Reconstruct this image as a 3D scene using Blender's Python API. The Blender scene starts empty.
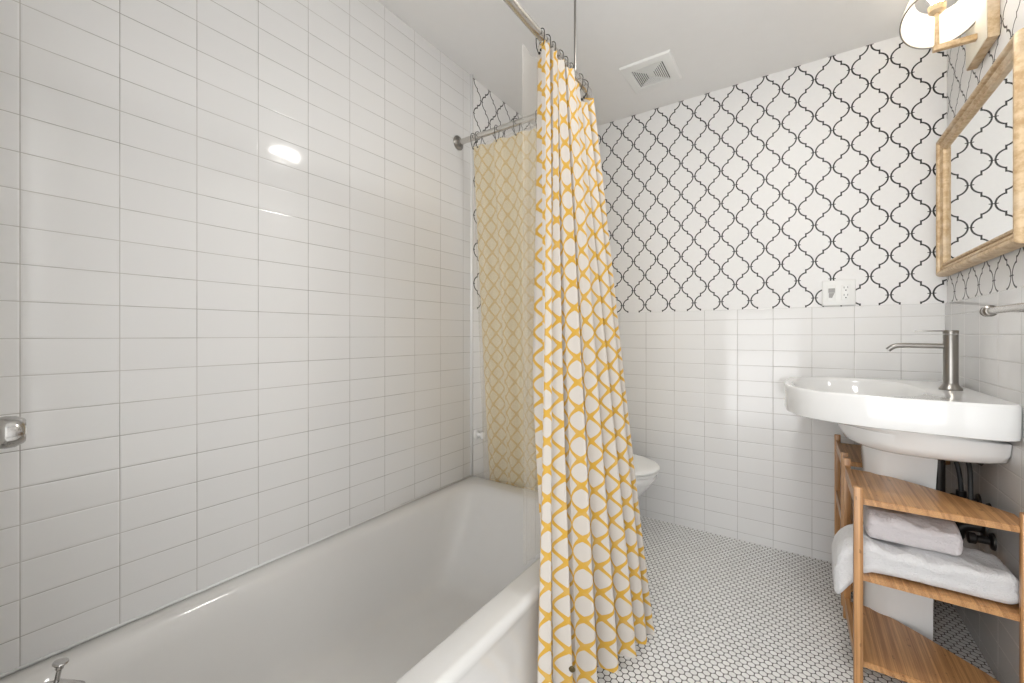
import bpy, bmesh, math, random
from mathutils import Vector, Matrix
random.seed(7)
C = bpy.context.scene.collection
S = bpy.context.scene
PI = math.pi

# ---------------------------------------------------------------- camera
W_, H_ = 1024, 683
FPX = 418.4                       # focal length in pixels
YAW = math.radians(34.36)         # camera turned left of the room's depth axis
EYE = 1.042
cd = bpy.data.cameras.new('camera'); cam = bpy.data.objects.new('camera', cd); C.objects.link(cam)
cd.sensor_fit = 'HORIZONTAL'; cd.sensor_width = 36; cd.lens = FPX / W_ * 36
cd.shift_y = -(341.5 - 335.0) / W_
cd.clip_start = 0.01
cam.location = (0, 0, EYE); cam.rotation_euler = (PI/2, 0, YAW)
S.camera = cam

# ---------------------------------------------------------------- world, view, large lights
w = bpy.data.worlds.new('world'); S.world = w; w.use_nodes = True
w.node_tree.nodes['Background'].inputs[0].default_value = (0.98, 0.99, 1.0, 1)
w.node_tree.nodes['Background'].inputs[1].default_value = 2.1
S.view_settings.view_transform = 'Standard'; S.view_settings.look = 'None'
S.view_settings.gamma = 1; S.view_settings.use_curve_mapping = False
S.view_settings.exposure = 0.62
def area(name, loc, rot, sx, sy, power, col=(1, 1, 1)):
    l = bpy.data.lights.new(name, 'AREA'); l.shape = 'RECTANGLE'; l.size = sx; l.size_y = sy
    l.energy = power; l.color = col
    o = bpy.data.objects.new(name, l); C.objects.link(o); o.location = loc; o.rotation_euler = rot
    return o
area('doorway_fill', (-0.04, -0.85, 0.95), (PI/2+0.5, 0, 0), 1.3, 1.6, 8, (0.98, 0.99, 1.0))  # added fill behind the camera, tilted up to brighten the ceiling

# ---------------------------------------------------------------- room numbers
LX, RX, BY, CZ = -1.328, 0.494, 2.406, 2.323      # tile face left, right wall, back wall, ceiling
WZ = 1.172                                         # top of wainscot
TILE_END = 1.593
RIM = 0.351

# ---------------------------------------------------------------- node helper
class NT:
    def __init__(s, name):
        s.m = bpy.data.materials.new(name); s.m.use_nodes = True
        s.t = s.m.node_tree; s.n = s.t.nodes; s.b = s.n['Principled BSDF']; s.out = s.n['Material Output']
    def _in(s, sock, v):
        if v is None: return
        if isinstance(v, bpy.types.NodeSocket): s.t.links.new(v, sock)
        else: sock.default_value = v
    def M(s, op, a, b=None, c=None, clamp=False):
        n = s.n.new('ShaderNodeMath'); n.operation = op; n.use_clamp = clamp
        s._in(n.inputs[0], a); s._in(n.inputs[1], b); s._in(n.inputs[2], c)
        return n.outputs[0]
    def pos(s):
        g = s.n.new('ShaderNodeNewGeometry'); x = s.n.new('ShaderNodeSeparateXYZ')
        s.t.links.new(g.outputs['Position'], x.inputs[0]); return x.outputs, g.outputs['Position']
    def obj(s):
        g = s.n.new('ShaderNodeTexCoord'); x = s.n.new('ShaderNodeSeparateXYZ')
        s.t.links.new(g.outputs['Object'], x.inputs[0]); return x.outputs, g.outputs['Object']
    def uv(s):
        g = s.n.new('ShaderNodeTexCoord'); x = s.n.new('ShaderNodeSeparateXYZ')
        s.t.links.new(g.outputs['UV'], x.inputs[0]); return x.outputs, g.outputs['UV']
    def comb(s, x, y, z):
        n = s.n.new('ShaderNodeCombineXYZ'); s._in(n.inputs[0], x); s._in(n.inputs[1], y); s._in(n.inputs[2], z); return n.outputs[0]
    def mix(s, f, a, b):
        n = s.n.new('ShaderNodeMix'); n.data_type = 'RGBA'
        s._in(n.inputs[0], f); s._in(n.inputs[6], a); s._in(n.inputs[7], b); return n.outputs[2]
    def noise(s, vec, scale, detail=3, rough=0.5):
        n = s.n.new('ShaderNodeTexNoise'); s._in(n.inputs['Vector'], vec)
        n.inputs['Scale'].default_value = scale; n.inputs['Detail'].default_value = detail
        n.inputs['Roughness'].default_value = rough; return n.outputs[0]
    def white(s, vec):
        n = s.n.new('ShaderNodeTexWhiteNoise'); n.noise_dimensions = '3D'; s._in(n.inputs['Vector'], vec); return n.outputs
    def bump(s, h, strength, dist, normal=None):
        n = s.n.new('ShaderNodeBump'); s._in(n.inputs['Height'], h)
        n.inputs['Strength'].default_value = strength; n.inputs['Distance'].default_value = dist
        s._in(n.inputs['Normal'], normal); return n.outputs[0]
    def smooth(s, v, a, b):
        n = s.n.new('ShaderNodeMapRange'); n.interpolation_type = 'SMOOTHSTEP'
        s._in(n.inputs[0], v); n.inputs[1].default_value = a; n.inputs[2].default_value = b
        n.inputs[3].default_value = 0; n.inputs[4].default_value = 1; return n.outputs[0]

def simple(name, col, rough=0.5, metal=0.0, bumpy=None, coat=0.0, var=0.0):
    t = NT(name); b = t.b
    b.inputs['Roughness'].default_value = rough; b.inputs['Metallic'].default_value = metal
    b.inputs['Coat Weight'].default_value = coat
    _, p = t.obj()
    nz = t.noise(p, 14 if not bumpy else bumpy[0], 4)
    c2 = tuple(x * (1 - max(var, 0.03)) for x in col[:3]) + (1,)
    t._in(b.inputs['Base Color'], t.mix(nz, tuple(col[:3]) + (1,), c2))
    if bumpy: t._in(b.inputs['Normal'], t.bump(nz, bumpy[1], bumpy[2]))
    return t.m

TP = 0.1542; TH = 0.0771           # tile pitch: length, height
def tile_mat(name, axis, phase, zphase, warm=0.0):
    """stacked 2:1 glazed wall tile; axis = 0 for walls along X, 1 for walls along Y"""
    t = NT(name); (x, y, z), p = t.pos()
    u = x if axis == 0 else y
    a = t.M('DIVIDE', t.M('SUBTRACT', u, phase), TP); b = t.M('DIVIDE', t.M('SUBTRACT', z, zphase), TH)
    du = t.M('MULTIPLY', t.M('ABSOLUTE', t.M('SUBTRACT', a, t.M('ROUND', a))), TP)
    dz = t.M('MULTIPLY', t.M('ABSOLUTE', t.M('SUBTRACT', b, t.M('ROUND', b))), TH)
    d = t.M('MINIMUM', du, dz)
    grout = t.M('SUBTRACT', 1.0, t.smooth(d, 0.0004, 0.0011))
    cell = t.comb(t.M('FLOOR', a), t.M('FLOOR', b), float(axis))
    wn = t.white(cell)
    base = t.mix(t.M('MULTIPLY', wn[0], 0.5), (0.80, 0.795, 0.785, 1), (0.765, 0.76, 0.75, 1))
    gn = t.noise(p, 5.0, 3, 0.7)
    gcol = t.mix(t.smooth(gn, 0.4, 0.62), (0.50, 0.48, 0.45, 1), (0.30, 0.285, 0.26, 1))
    t._in(t.b.inputs['Base Color'], t.mix(grout, base, gcol))
    t._in(t.b.inputs['Roughness'], t.M('ADD', 0.09, t.M('MULTIPLY', grout, 0.6)))
    # pillow edge + tiny tilt per tile
    pil = t.smooth(d, 0.0, 0.004)
    fa = t.M('SUBTRACT', t.M('FRACT', a), 0.5); fb = t.M('SUBTRACT', t.M('FRACT', b), 0.5)
    wn2 = t.n.new('ShaderNodeSeparateColor'); t.t.links.new(wn[1], wn2.inputs[0])
    tilt = t.M('ADD', t.M('MULTIPLY', fa, t.M('SUBTRACT', wn2.outputs[0], 0.5)), t.M('MULTIPLY', fb, t.M('SUBTRACT', wn2.outputs[1], 0.5)))
    wave = t.M('MULTIPLY', t.noise(p, 9.0, 1), 0.8)
    h = t.M('ADD', t.M('ADD', pil, t.M('MULTIPLY', tilt, 0.3)), wave)
    t._in(t.b.inputs['Normal'], t.bump(h, 0.35, 0.0012))
    t.b.inputs['Specular IOR Level'].default_value = 0.5
    return t.m

def wallpaper_mat(name, axis, phase, zphase):
    w2, h2 = 0.0658, 0.0851
    t = NT(name); (x, y, z), p = t.pos()
    u = x if axis == 0 else y
    X = t.M('PINGPONG', t.M('SUBTRACT', u, phase), w2)
    Z = t.M('PINGPONG', t.M('SUBTRACT', z, zphase), h2)
    top = t.M('GREATER_THAN', Z, h2/2)
    # point fold about the rectangle's centre
    Xf = t.M('ADD', t.M('MULTIPLY', top, t.M('SUBTRACT', w2, t.M('MULTIPLY', X, 2.0))), X)
    Zf = t.M('ADD', t.M('MULTIPLY', top, t.M('SUBTRACT', h2, t.M('MULTIPLY', Z, 2.0))), Z)
    eps = 0.0048; cx = w2 * 0.64; rx = cx - eps; rz = 0.0375
    ex = t.M('DIVIDE', t.M('SUBTRACT', Xf, cx), rx); ez = t.M('DIVIDE', Zf, rz)
    r = t.M('SQRT', t.M('ADD', t.M('MULTIPLY', ex, ex), t.M('MULTIPLY', ez, ez)))
    # gradient-corrected distance
    gx = t.M('DIVIDE', ex, rx); gz = t.M('DIVIDE', ez, rz)
    g = t.M('SQRT', t.M('ADD', t.M('MULTIPLY', gx, gx), t.M('MULTIPLY', gz, gz)))
    d1 = t.M('DIVIDE', t.M('MULTIPLY', t.M('ABSOLUTE', t.M('SUBTRACT', r, 1.0)), r), g)
    d1 = t.M('ADD', d1, t.M('MULTIPLY', t.M('GREATER_THAN', Xf, w2/2 + 0.0012), 1.0))
    zend = 0.0355
    d2 = t.M('MAXIMUM', t.M('ABSOLUTE', t.M('SUBTRACT', Xf, w2/2)), t.M('SUBTRACT', zend, Zf))
    d3 = t.M('MAXIMUM', Zf, t.M('SUBTRACT', Xf, 0.0115))
    d = t.M('MINIMUM', d1, d2)
    line = t.M('SUBTRACT', 1.0, t.smooth(d, 0.0026, 0.0034))
    tick = t.M('SUBTRACT', 1.0, t.smooth(d3, 0.0014, 0.0022))
    m = t.M('MAXIMUM', line, tick)
    nz = t.noise(p, 60, 3)
    base = t.mix(nz, (0.83, 0.82, 0.81, 1), (0.79, 0.78, 0.77, 1))
    t._in(t.b.inputs['Base Color'], t.mix(m, base, (0.015, 0.015, 0.014, 1)))
    t.b.inputs['Roughness'].default_value = 0.45
    t._in(t.b.inputs['Normal'], t.bump(t.noise(p, 25, 4), 0.08, 0.003))
    return t.m

def hex_mat(name, pitch, swap=False):
    t = NT(name); (x, y, z), p = t.pos()
    if swap: x, y = y, x
    q = t.M('DIVIDE', x, pitch); v = t.M('DIVIDE', y, pitch)
    R3 = math.sqrt(3)
    def cand(ox, oy):
        a = t.M('SUBTRACT', q, ox); b = t.M('SUBTRACT', v, oy)
        ia = t.M('ROUND', a); ib = t.M('ROUND', t.M('DIVIDE', b, R3))
        dx = t.M('SUBTRACT', a, ia); dy = t.M('SUBTRACT', b, t.M('MULTIPLY', ib, R3))
        return dx, dy, t.M('ADD', t.M('MULTIPLY', dx, dx), t.M('MULTIPLY', dy, dy)), ia, ib
    A = cand(0, 0); B = cand(0.5, R3/2)
    s = t.M('LESS_THAN', B[2], A[2])
    def pick(i): return t.M('ADD', A[i], t.M('MULTIPLY', s, t.M('SUBTRACT', B[i], A[i])))
    dx = t.M('ABSOLUTE', pick(0)); dy = t.M('ABSOLUTE', pick(1))
    hd = t.M('MAXIMUM', dx, t.M('ADD', t.M('MULTIPLY', dx, 0.5), t.M('MULTIPLY', dy, R3/2)))
    rd = t.M('SQRT', pick(2))
    d = t.M('ADD', t.M('MULTIPLY', hd, 0.45), t.M('MULTIPLY', rd, 0.55))
    tile = t.M('SUBTRACT', 1.0, t.smooth(d, 0.428, 0.468))
    wn = t.white(t.comb(pick(3), pick(4), s))
    tc = t.mix(wn[0], (0.90, 0.895, 0.88, 1), (0.82, 0.815, 0.80, 1))
    gn = t.noise(p, 3, 3)
    gc = t.mix(gn, (0.11, 0.10, 0.09, 1), (0.045, 0.042, 0.038, 1))
    t._in(t.b.inputs['Base Color'], t.mix(tile, gc, tc))
    t._in(t.b.inputs['Roughness'], t.M('SUBTRACT', 0.75, t.M('MULTIPLY', tile, 0.5)))
    t._in(t.b.inputs['Normal'], t.bump(tile, 0.4, 0.001))
    return t.m

def curtain_mat(name, transl, yel=(0.64, 0.375, 0.05, 1), wht=(0.63, 0.59, 0.54, 1)):
    t = NT(name); (u, v, _), p = t.uv()
    A, B = 0.043, 0.0375
    x = t.M('DIVIDE', t.M('PINGPONG', u, A), A); z = t.M('DIVIDE', t.M('PINGPONG', v, B), B)
    e = 1.2
    def sup(a, b): return t.M('POWER', t.M('ADD', t.M('POWER', a, e), t.M('POWER', b, e)), 1/e)
    t1 = sup(x, z); t2 = sup(t.M('SUBTRACT', 1.0, x), t.M('SUBTRACT', 1.0, z))
    m = t.smooth(t.M('MINIMUM', t1, t2), 0.742, 0.772)
    wob = t.noise(p, 40, 2)
    m2 = t.M('MULTIPLY', m, t.M('ADD', 0.75, t.M('MULTIPLY', wob, 0.45)), clamp=True)
    col = t.mix(m2, wht, yel)
    b = t.b; t._in(b.inputs['Base Color'], col); b.inputs['Roughness'].default_value = 0.85
    b.inputs['Sheen Weight'].default_value = 0.1
    wv = t.n.new('ShaderNodeTexWave'); t._in(wv.inputs['Vector'], p); wv.inputs['Scale'].default_value = 300
    t._in(b.inputs['Normal'], t.bump(t.M('ADD', wv.outputs[1], t.noise(p, 6, 3)), 0.06, 0.002))
    tr = t.n.new('ShaderNodeBsdfTranslucent'); t._in(tr.inputs['Color'], col)
    mx = t.n.new('ShaderNodeMixShader'); mx.inputs[0].default_value = transl
    t.t.links.new(b.outputs[0], mx.inputs[1]); t.t.links.new(tr.outputs[0], mx.inputs[2])
    t.t.links.new(mx.outputs[0], t.out.inputs[0])
    return t.m

def liner_mat(name):
    t = NT(name); _, p = t.uv()
    b = t.b; b.inputs['Base Color'].default_value = (0.90, 0.87, 0.81, 1); b.inputs['Roughness'].default_value = 0.35
    t._in(b.inputs['Normal'], t.bump(t.noise(p, 8, 3), 0.2, 0.01))
    tr = t.n.new('ShaderNodeBsdfTranslucent'); tr.inputs['Color'].default_value = (0.93, 0.90, 0.84, 1)
    m1 = t.n.new('ShaderNodeMixShader'); m1.inputs[0].default_value = 0.55
    t.t.links.new(b.outputs[0], m1.inputs[1]); t.t.links.new(tr.outputs[0], m1.inputs[2])
    tp = t.n.new('ShaderNodeBsdfTransparent'); m2 = t.n.new('ShaderNodeMixShader'); m2.inputs[0].default_value = 0.76
    t.t.links.new(m1.outputs[0], m2.inputs[1]); t.t.links.new(tp.outputs[0], m2.inputs[2])
    t.t.links.new(m2.outputs[0], t.out.inputs[0])
    return t.m

def bamboo_mat(name, axis='y'):
    t = NT(name); (x, y, z), p = t.pos()
    a, b, c = (x, z, y) if axis == 'y' else (x, y, z)
    strip = t.M('FLOOR', t.M('DIVIDE', t.M('ADD', a, t.M('MULTIPLY', b, 0.3)), 0.0062))
    wn = t.white(t.comb(strip, 0.0, 3.0))
    g = t.noise(t.comb(t.M('MULTIPLY', a, 380), t.M('MULTIPLY', b, 380), t.M('MULTIPLY', c, 5)), 1.0, 5, 0.7)
    g = t.smooth(g, 0.32, 0.68)
    f = t.M('ADD', t.M('MULTIPLY', wn[0], 0.55), t.M('MULTIPLY', g, 0.5), clamp=True)
    col = t.mix(f, (0.29, 0.125, 0.040, 1), (0.64, 0.355, 0.15, 1))
    kn = t.smooth(t.noise(t.comb(t.M('MULTIPLY', a, 95), t.M('MULTIPLY', b, 95), t.M('MULTIPLY', c, 45)), 1.0, 1), 0.72, 0.76)
    t._in(t.b.inputs['Base Color'], t.mix(t.M('MULTIPLY', kn, 0.55), col, (0.14, 0.06, 0.02, 1)))
    t.b.inputs['Roughness'].default_value = 0.38; t.b.inputs['Coat Weight'].default_value = 0.15
    t._in(t.b.inputs['Normal'], t.bump(g, 0.08, 0.001))
    return t.m

def towel_mat(name, col):
    t = NT(name); _, p = t.obj()
    t.b.inputs['Base Color'].default_value = col; t.b.inputs['Roughness'].default_value = 0.95
    t.b.inputs['Sheen Weight'].default_value = 0.4
    h = t.M('ADD', t.noise(p, 380, 2), t.M('MULTIPLY', t.noise(p, 26, 4, 0.6), 4.0))
    t._in(t.b.inputs['Normal'], t.bump(h, 0.8, 0.004))
    return t.m

def gilt_mat(name):
    t = NT(name); (x, y, z), p = t.pos()
    g = t.noise(p, 45, 5, 0.65); h = t.noise(p, 9, 3)
    col = t.mix(t.smooth(g, 0.35, 0.68), (0.66, 0.50, 0.31, 1), (0.46, 0.30, 0.15, 1))
    col = t.mix(t.M('MULTIPLY', t.smooth(h, 0.5, 0.7), 0.6), col, (0.72, 0.62, 0.48, 1))
    t._in(t.b.inputs['Base Color'], col); t.b.inputs['Roughness'].default_value = 0.42
    t.b.inputs['Metallic'].default_value = 0.25
    t._in(t.b.inputs['Normal'], t.bump(g, 0.3, 0.002)); return t.m

def emit_mat(name, col, st):
    t = NT(name); t.b.inputs['Base Color'].default_value = (0.9, 0.9, 0.9, 1)
    t.b.inputs['Emission Color'].default_value = col; t.b.inputs['Emission Strength'].default_value = st
    return t.m

M = dict(
    enamel=simple('white_enamel', (0.70, 0.69, 0.672), 0.12, coat=0.3),
    china=simple('white_china', (0.84, 0.84, 0.83), 0.10, coat=0.3),
    plastic=simple('white_plastic', (0.84, 0.84, 0.82), 0.35),
    slotm=simple('shadowed_hollow', (0.05, 0.05, 0.05), 0.5),  # near-black painted for the shade inside hollows
    chrome=simple('chrome', (0.50, 0.49, 0.475), 0.14, 1.0),
    nickel=simple('brushed_nickel', (0.30, 0.285, 0.265), 0.30, 1.0, bumpy=(90, 0.06, 0.001)),
    rod=simple('satin_steel', (0.62, 0.60, 0.57), 0.24, 1.0),
    dark=simple('blackened_metal', (0.035, 0.032, 0.03), 0.4, 0.6),
    rubber=simple('black_rubber', (0.02, 0.02, 0.02), 0.5),
    ceil=simple('ceiling_paint', (0.86, 0.85, 0.835), 0.42, bumpy=(18, 0.05, 0.004)),
    paint=simple('white_wall_paint', (0.80, 0.79, 0.77), 0.5),
    paper_b=wallpaper_mat('trellis_wallpaper_back', 0, -0.529, 1.981),
    paper_l=wallpaper_mat('trellis_wallpaper_left', 1, 1.612, 2.151),
    paper_r=wallpaper_mat('trellis_wallpaper_right', 1, 2.05, 1.211),
    tile_l=tile_mat('tub_wall_tile', 1, 0.140, 1.0344),
    tile_b=tile_mat('back_wall_tile', 0, 0.0537, 1.043),
    tile_r=tile_mat('right_wall_tile', 1, 1.853, 1.043),
    hexa=hex_mat('hexagon_floor_tile', 0.0222),
    curtain=curtain_mat('yellow_trellis_fabric', 0.22),
    curtain_b=curtain_mat('yellow_trellis_fabric_reverse', 0.55, (0.83, 0.63, 0.30, 1), (0.95, 0.86, 0.65, 1)),
    liner=liner_mat('frosted_liner_film'),
    bamboo=bamboo_mat('bamboo_boards', 'y'), bamboo_z=bamboo_mat('bamboo_post', 'z'),
    towel=towel_mat('white_terry', (0.74, 0.735, 0.74, 1)), towel2=towel_mat('pale_lilac_terry', (0.66, 0.62, 0.63, 1)),
    gilt=gilt_mat('worn_gilt_wood'),
    mirror=simple('mirror_silver', (0.90, 0.91, 0.91), 0.015, 1.0),
    cream=simple('cream_enamel', (0.85, 0.79, 0.66), 0.4),
    bulb=emit_mat('lit_bulb', (1.0, 0.94, 0.84, 1), 16.0),
    diff=emit_mat('lit_diffuser', (1.0, 0.97, 0.93, 1), 36.0),
)
def shade_glass():
    t = NT('milk_glass')
    t.b.inputs['Base Color'].default_value = (0.93, 0.91, 0.87, 1); t.b.inputs['Roughness'].default_value = 0.15
    tr = t.n.new('ShaderNodeBsdfTranslucent'); tr.inputs['Color'].default_value = (0.95, 0.92, 0.86, 1)
    m1 = t.n.new('ShaderNodeMixShader'); m1.inputs[0].default_value = 0.5
    t.t.links.new(t.b.outputs[0], m1.inputs[1]); t.t.links.new(tr.outputs[0], m1.inputs[2])
    t.t.links.new(m1.outputs[0], t.out.inputs[0]); return t.m
M['shade'] = shade_glass()

# ---------------------------------------------------------------- mesh helpers
def link(name, me, mat, parent=None, smooth=False, kind=None):
    o = bpy.data.objects.new(name, me); C.objects.link(o)
    if mat: me.materials.append(mat)
    if smooth:
        for p in me.polygons: p.use_smooth = True
    if parent: o.parent = parent; o.matrix_parent_inverse = Matrix.Translation(-parent.location) if False else Matrix()
    if kind: o['kind'] = kind
    return o
def from_bm(name, bm, mat, parent=None, smooth=False, kind=None):
    """geometry is written in world coordinates; shift it to be local to its parent Empty"""
    bmesh.ops.recalc_face_normals(bm, faces=bm.faces[:])
    if parent:
        loc = parent.location
        if parent.parent: loc = loc + parent.parent.location
        if parent.type != 'EMPTY':
            loc = parent['_origin_v'] if False else ORIG[parent.name]
        bmesh.ops.translate(bm, verts=bm.verts[:], vec=-Vector(loc))
    me = bpy.data.meshes.new(name); bm.to_mesh(me); bm.free()
    o = link(name, me, mat, parent, False, kind)
    if smooth:
        for p in me.polygons: p.use_smooth = True
        if smooth is not True:
            md = o.modifiers.new('split', 'EDGE_SPLIT'); md.split_angle = math.radians(smooth)
    ORIG[o.name] = Vector(ORIG[parent.name]) if parent else Vector((0, 0, 0))
    return o
ORIG = {}
def thing(name, label, cat, loc, group=None):
    o = bpy.data.objects.new(name, None); C.objects.link(o); o.location = loc
    o['label'] = label; o['category'] = cat
    if group: o['group'] = group
    o.empty_display_size = 0.05
    ORIG[o.name] = Vector(loc); return o
def tag(o, label, cat, group=None):
    o['label'] = label; o['category'] = cat
    if group: o['group'] = group
    return o
def bx(bm, x0, x1, y0, y1, z0, z1, bev=0.0, seg=2):
    v = [bm.verts.new(c) for c in [(x0,y0,z0),(x1,y0,z0),(x1,y1,z0),(x0,y1,z0),(x0,y0,z1),(x1,y0,z1),(x1,y1,z1),(x0,y1,z1)]]
    f = [bm.faces.new([v[i] for i in q]) for q in [(0,3,2,1),(4,5,6,7),(0,1,5,4),(1,2,6,5),(2,3,7,6),(3,0,4,7)]]
    if bev:
        es = list({e for q in f for e in q.edges})
        bmesh.ops.bevel(bm, geom=es, offset=bev, segments=seg, profile=0.5, affect='EDGES')
    return v
def box(name, x0, x1, y0, y1, z0, z1, mat, parent=None, bev=0.0, kind=None, seg=2):
    bm = bmesh.new(); bx(bm, x0, x1, y0, y1, z0, z1, bev, seg); return from_bm(name, bm, mat, parent, 35 if bev else False, kind)
def loft(bm, rings, cap0=True, cap1=True, closed=True):
    R = [[bm.verts.new(p) for p in r] for r in rings]
    n = len(R[0])
    for a, b in zip(R[:-1], R[1:]):
        for i in range(n if closed else n-1):
            j = (i+1) % n
            bm.faces.new((a[i], a[j], b[j], b[i]))
    if cap0: bm.faces.new(R[0][::-1])
    if cap1: bm.faces.new(R[-1])
    return R
def frame_at(d):
    d = d.normalized(); up = Vector((0,0,1)) if abs(d.z) < 0.9 else Vector((1,0,0))
    a = d.cross(up).normalized(); b = a.cross(d).normalized(); return a, b
def tube(bm, pts, r, n=16, caps=True):
    pts = [Vector(p) for p in pts]; rr = r if isinstance(r, (list, tuple)) else [r]*len(pts)
    rings = []; a = None
    for i, p in enumerate(pts):
        d = (pts[min(i+1, len(pts)-1)] - pts[max(i-1, 0)])
        if a is None: a, b = frame_at(d)
        else:
            d = d.normalized(); a = (a - d*a.dot(d)).normalized(); b = a.cross(d)
        rings.append([p + a*math.cos(2*PI*k/n)*rr[i] + b*math.sin(2*PI*k/n)*rr[i] for k in range(n)])
    loft(bm, rings, caps, caps)
def lathe(bm, prof, origin, axis=(0,0,1), n=40):
    """prof: (radius, height along axis)"""
    o = Vector(origin); ax = Vector(axis).normalized(); a, b = frame_at(ax)
    rings = [[o + ax*h + (a*math.cos(2*PI*k/n) + b*math.sin(2*PI*k/n))*max(r, 1e-4) for k in range(n)] for r, h in prof]
    loft(bm, rings, True, True)
def bez(p0, p1, p2, p3, n=10):
    p0, p1, p2, p3 = map(Vector, (p0, p1, p2, p3)); o = []
    for i in range(n+1):
        t = i/n; o.append(p0*(1-t)**3 + p1*3*t*(1-t)**2 + p2*3*t*t*(1-t) + p3*t**3)
    return o
def catmull(pts, n):
    P = [Vector(p) for p in pts]; P = [P[0]*2-P[1]] + P + [P[-1]*2-P[-2]]; o = []
    segs = len(P)-3
    for i in range(n+1):
        s = min(i/n*segs, segs-1e-6); k = int(s); t = s-k
        a, b, c, d = P[k:k+4]
        o.append(0.5*((2*b)+(c-a)*t+(2*a-5*b+4*c-d)*t*t+(3*b-a-3*c+d)*t**3))
    return o

# ================================================================ THE SETTING
box('floor', -1.45, 0.62, -0.9, 2.52, -0.06, 0.0, M['hexa'], kind='structure')
box('ceiling', -1.45, 0.62, -0.15, 2.52, CZ, CZ+0.08, M['ceil'], kind='structure')
box('wall_back', -1.45, 0.62, BY+0.008, BY+0.12, 0, CZ, M['paper_b'], kind='structure')
box('wall_left', LX-0.12, LX-0.008, -0.15, BY+0.008, 0, CZ, M['paper_l'], kind='structure')
box('wall_right', RX+0.008, RX+0.12, -0.15, BY+0.008, 0, CZ, M['paper_r'], kind='structure')
# near wall with the doorway the camera stands in
bm = bmesh.new()
bx(bm, LX-0.008, -0.50, -0.12, 0.0, 0, CZ); bx(bm, 0.46, RX+0.008, -0.12, 0.0, 0, CZ); bx(bm, -0.50, 0.46, -0.12, 0.0, 2.2, CZ)
from_bm('wall_front', bm, M['paint'], kind='structure')
# tile surround at the tub (trim_1), wainscots (trim_2..4) with rounded bullnose caps
box('trim_1', LX-0.008, LX, 0.0, TILE_END, 0.3, CZ, M['tile_l'], bev=0.004, kind='structure')
box('trim_2', LX-0.008, RX+0.008, BY, BY+0.008, 0, WZ, M['tile_b'], bev=0.004, kind='structure')
box('trim_3', LX-0.008, LX, TILE_END+0.004, BY, 0, WZ, M['tile_l'], bev=0.003, kind='structure')
box('trim_4', RX, RX+0.008, 0.0, BY, 0, WZ, M['tile_r'], bev=0.004, kind='structure')
# round edge bead where the tub tile ends
bm = bmesh.new(); tube(bm, [(LX-0.001, TILE_END-0.004, 0.33), (LX-0.001, TILE_END-0.004, CZ)], 0.0085, 14)
from_bm('trim_5', bm, M['china'], smooth=True, kind='structure')
# caulk bead above the tub
bm = bmesh.new(); tube(bm, [(LX+0.001, 0.003, RIM+0.003), (LX+0.001, TILE_END, RIM+0.001)], 0.0035, 8)
from_bm('trim_6', bm, M['china'], smooth=True, kind='structure')

# ================================================================ BATHTUB
TX0, TX1, TY0, TY1 = LX+0.001, -0.584, 0.003, 1.597
tub = thing('bathtub', 'white enamelled alcove bathtub against the tiled wall', 'bathtub', ((TX0+TX1)/2, (TY0+TY1)/2, 0))
def rrect(x0, x1, y0, y1, r, z, n=8):
    """rounded rectangle ring; r = 4 radii (x1y1, x0y1, x0y0, x1y0)"""
    out = []
    if not isinstance(r, (list, tuple)): r = [r]*4
    for k, (cx, cy) in enumerate([(x1, y1), (x0, y1), (x0, y0), (x1, y0)]):
        rr = r[k]; sx = 1 if cx == x1 else -1; sy = 1 if cy == y1 else -1
        ox, oy = cx - sx*rr, cy - sy*rr
        for i in range(n+1):
            a = PI/2*k + PI/2*i/n
            out.append((ox + rr*math.cos(a), oy + rr*math.sin(a), z))
    return out
bm = bmesh.new()
R = RIM
rings = [rrect(TX0, TX1-0.012, TY0, TY1, 0.01, 0.0),
         rrect(TX0, TX1-0.012, TY0, TY1, 0.012, 0.06),
         rrect(TX0, TX1-0.018, TY0, TY1, 0.015, 0.075),
         rrect(TX0, TX1-0.014, TY0, TY1, 0.018, R-0.06),
         rrect(TX0, TX1-0.004, TY0, TY1, 0.02, R-0.036)]
for k in range(7):
    a = PI/2*k/6; q = 0.016*(1-math.cos(a))
    rings.append(rrect(TX0+q*0.2, TX1-q, TY0+q*0.2, TY1-q*0.6, 0.022, R-0.020+0.020*math.sin(a)))
# inner roll-over : offsets of (wall side, front side, near end, far end) and depth
for (a, b, c, d, z, rr) in [(0.040, 0.066, 0.06, 0.075, R+0.001, 0.09), (0.048, 0.074, 0.068, 0.085, R-0.002, 0.10), (0.056, 0.080, 0.078, 0.098, R-0.010, 0.11),
                            (0.064, 0.084, 0.086, 0.115, R-0.025, 0.12), (0.074, 0.088, 0.094, 0.145, R-0.06, 0.125), (0.094, 0.096, 0.102, 0.21, R-0.14, 0.13),
                            (0.118, 0.108, 0.112, 0.29, R-0.23, 0.13), (0.140, 0.122, 0.122, 0.34, R-0.275, 0.12), (0.172, 0.146, 0.142, 0.375, R-0.298, 0.11), (0.22, 0.19, 0.18, 0.42, R-0.305, 0.09)]:
    rings.append(rrect(TX0+a, TX1-b-0.006, TY0+c, TY1-d, rr, z))
loft(bm, rings)
from_bm('basin', bm, M['enamel'], tub, 50)
bm = bmesh.new(); lathe(bm, [(0.0, 0.0), (0.034, 0.0), (0.036, 0.002), (0.030, 0.004), (0.0, 0.003)], (-0.95, 0.33, R-0.3045))
from_bm('drain', bm, M['chrome'], tub, 40)
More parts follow.
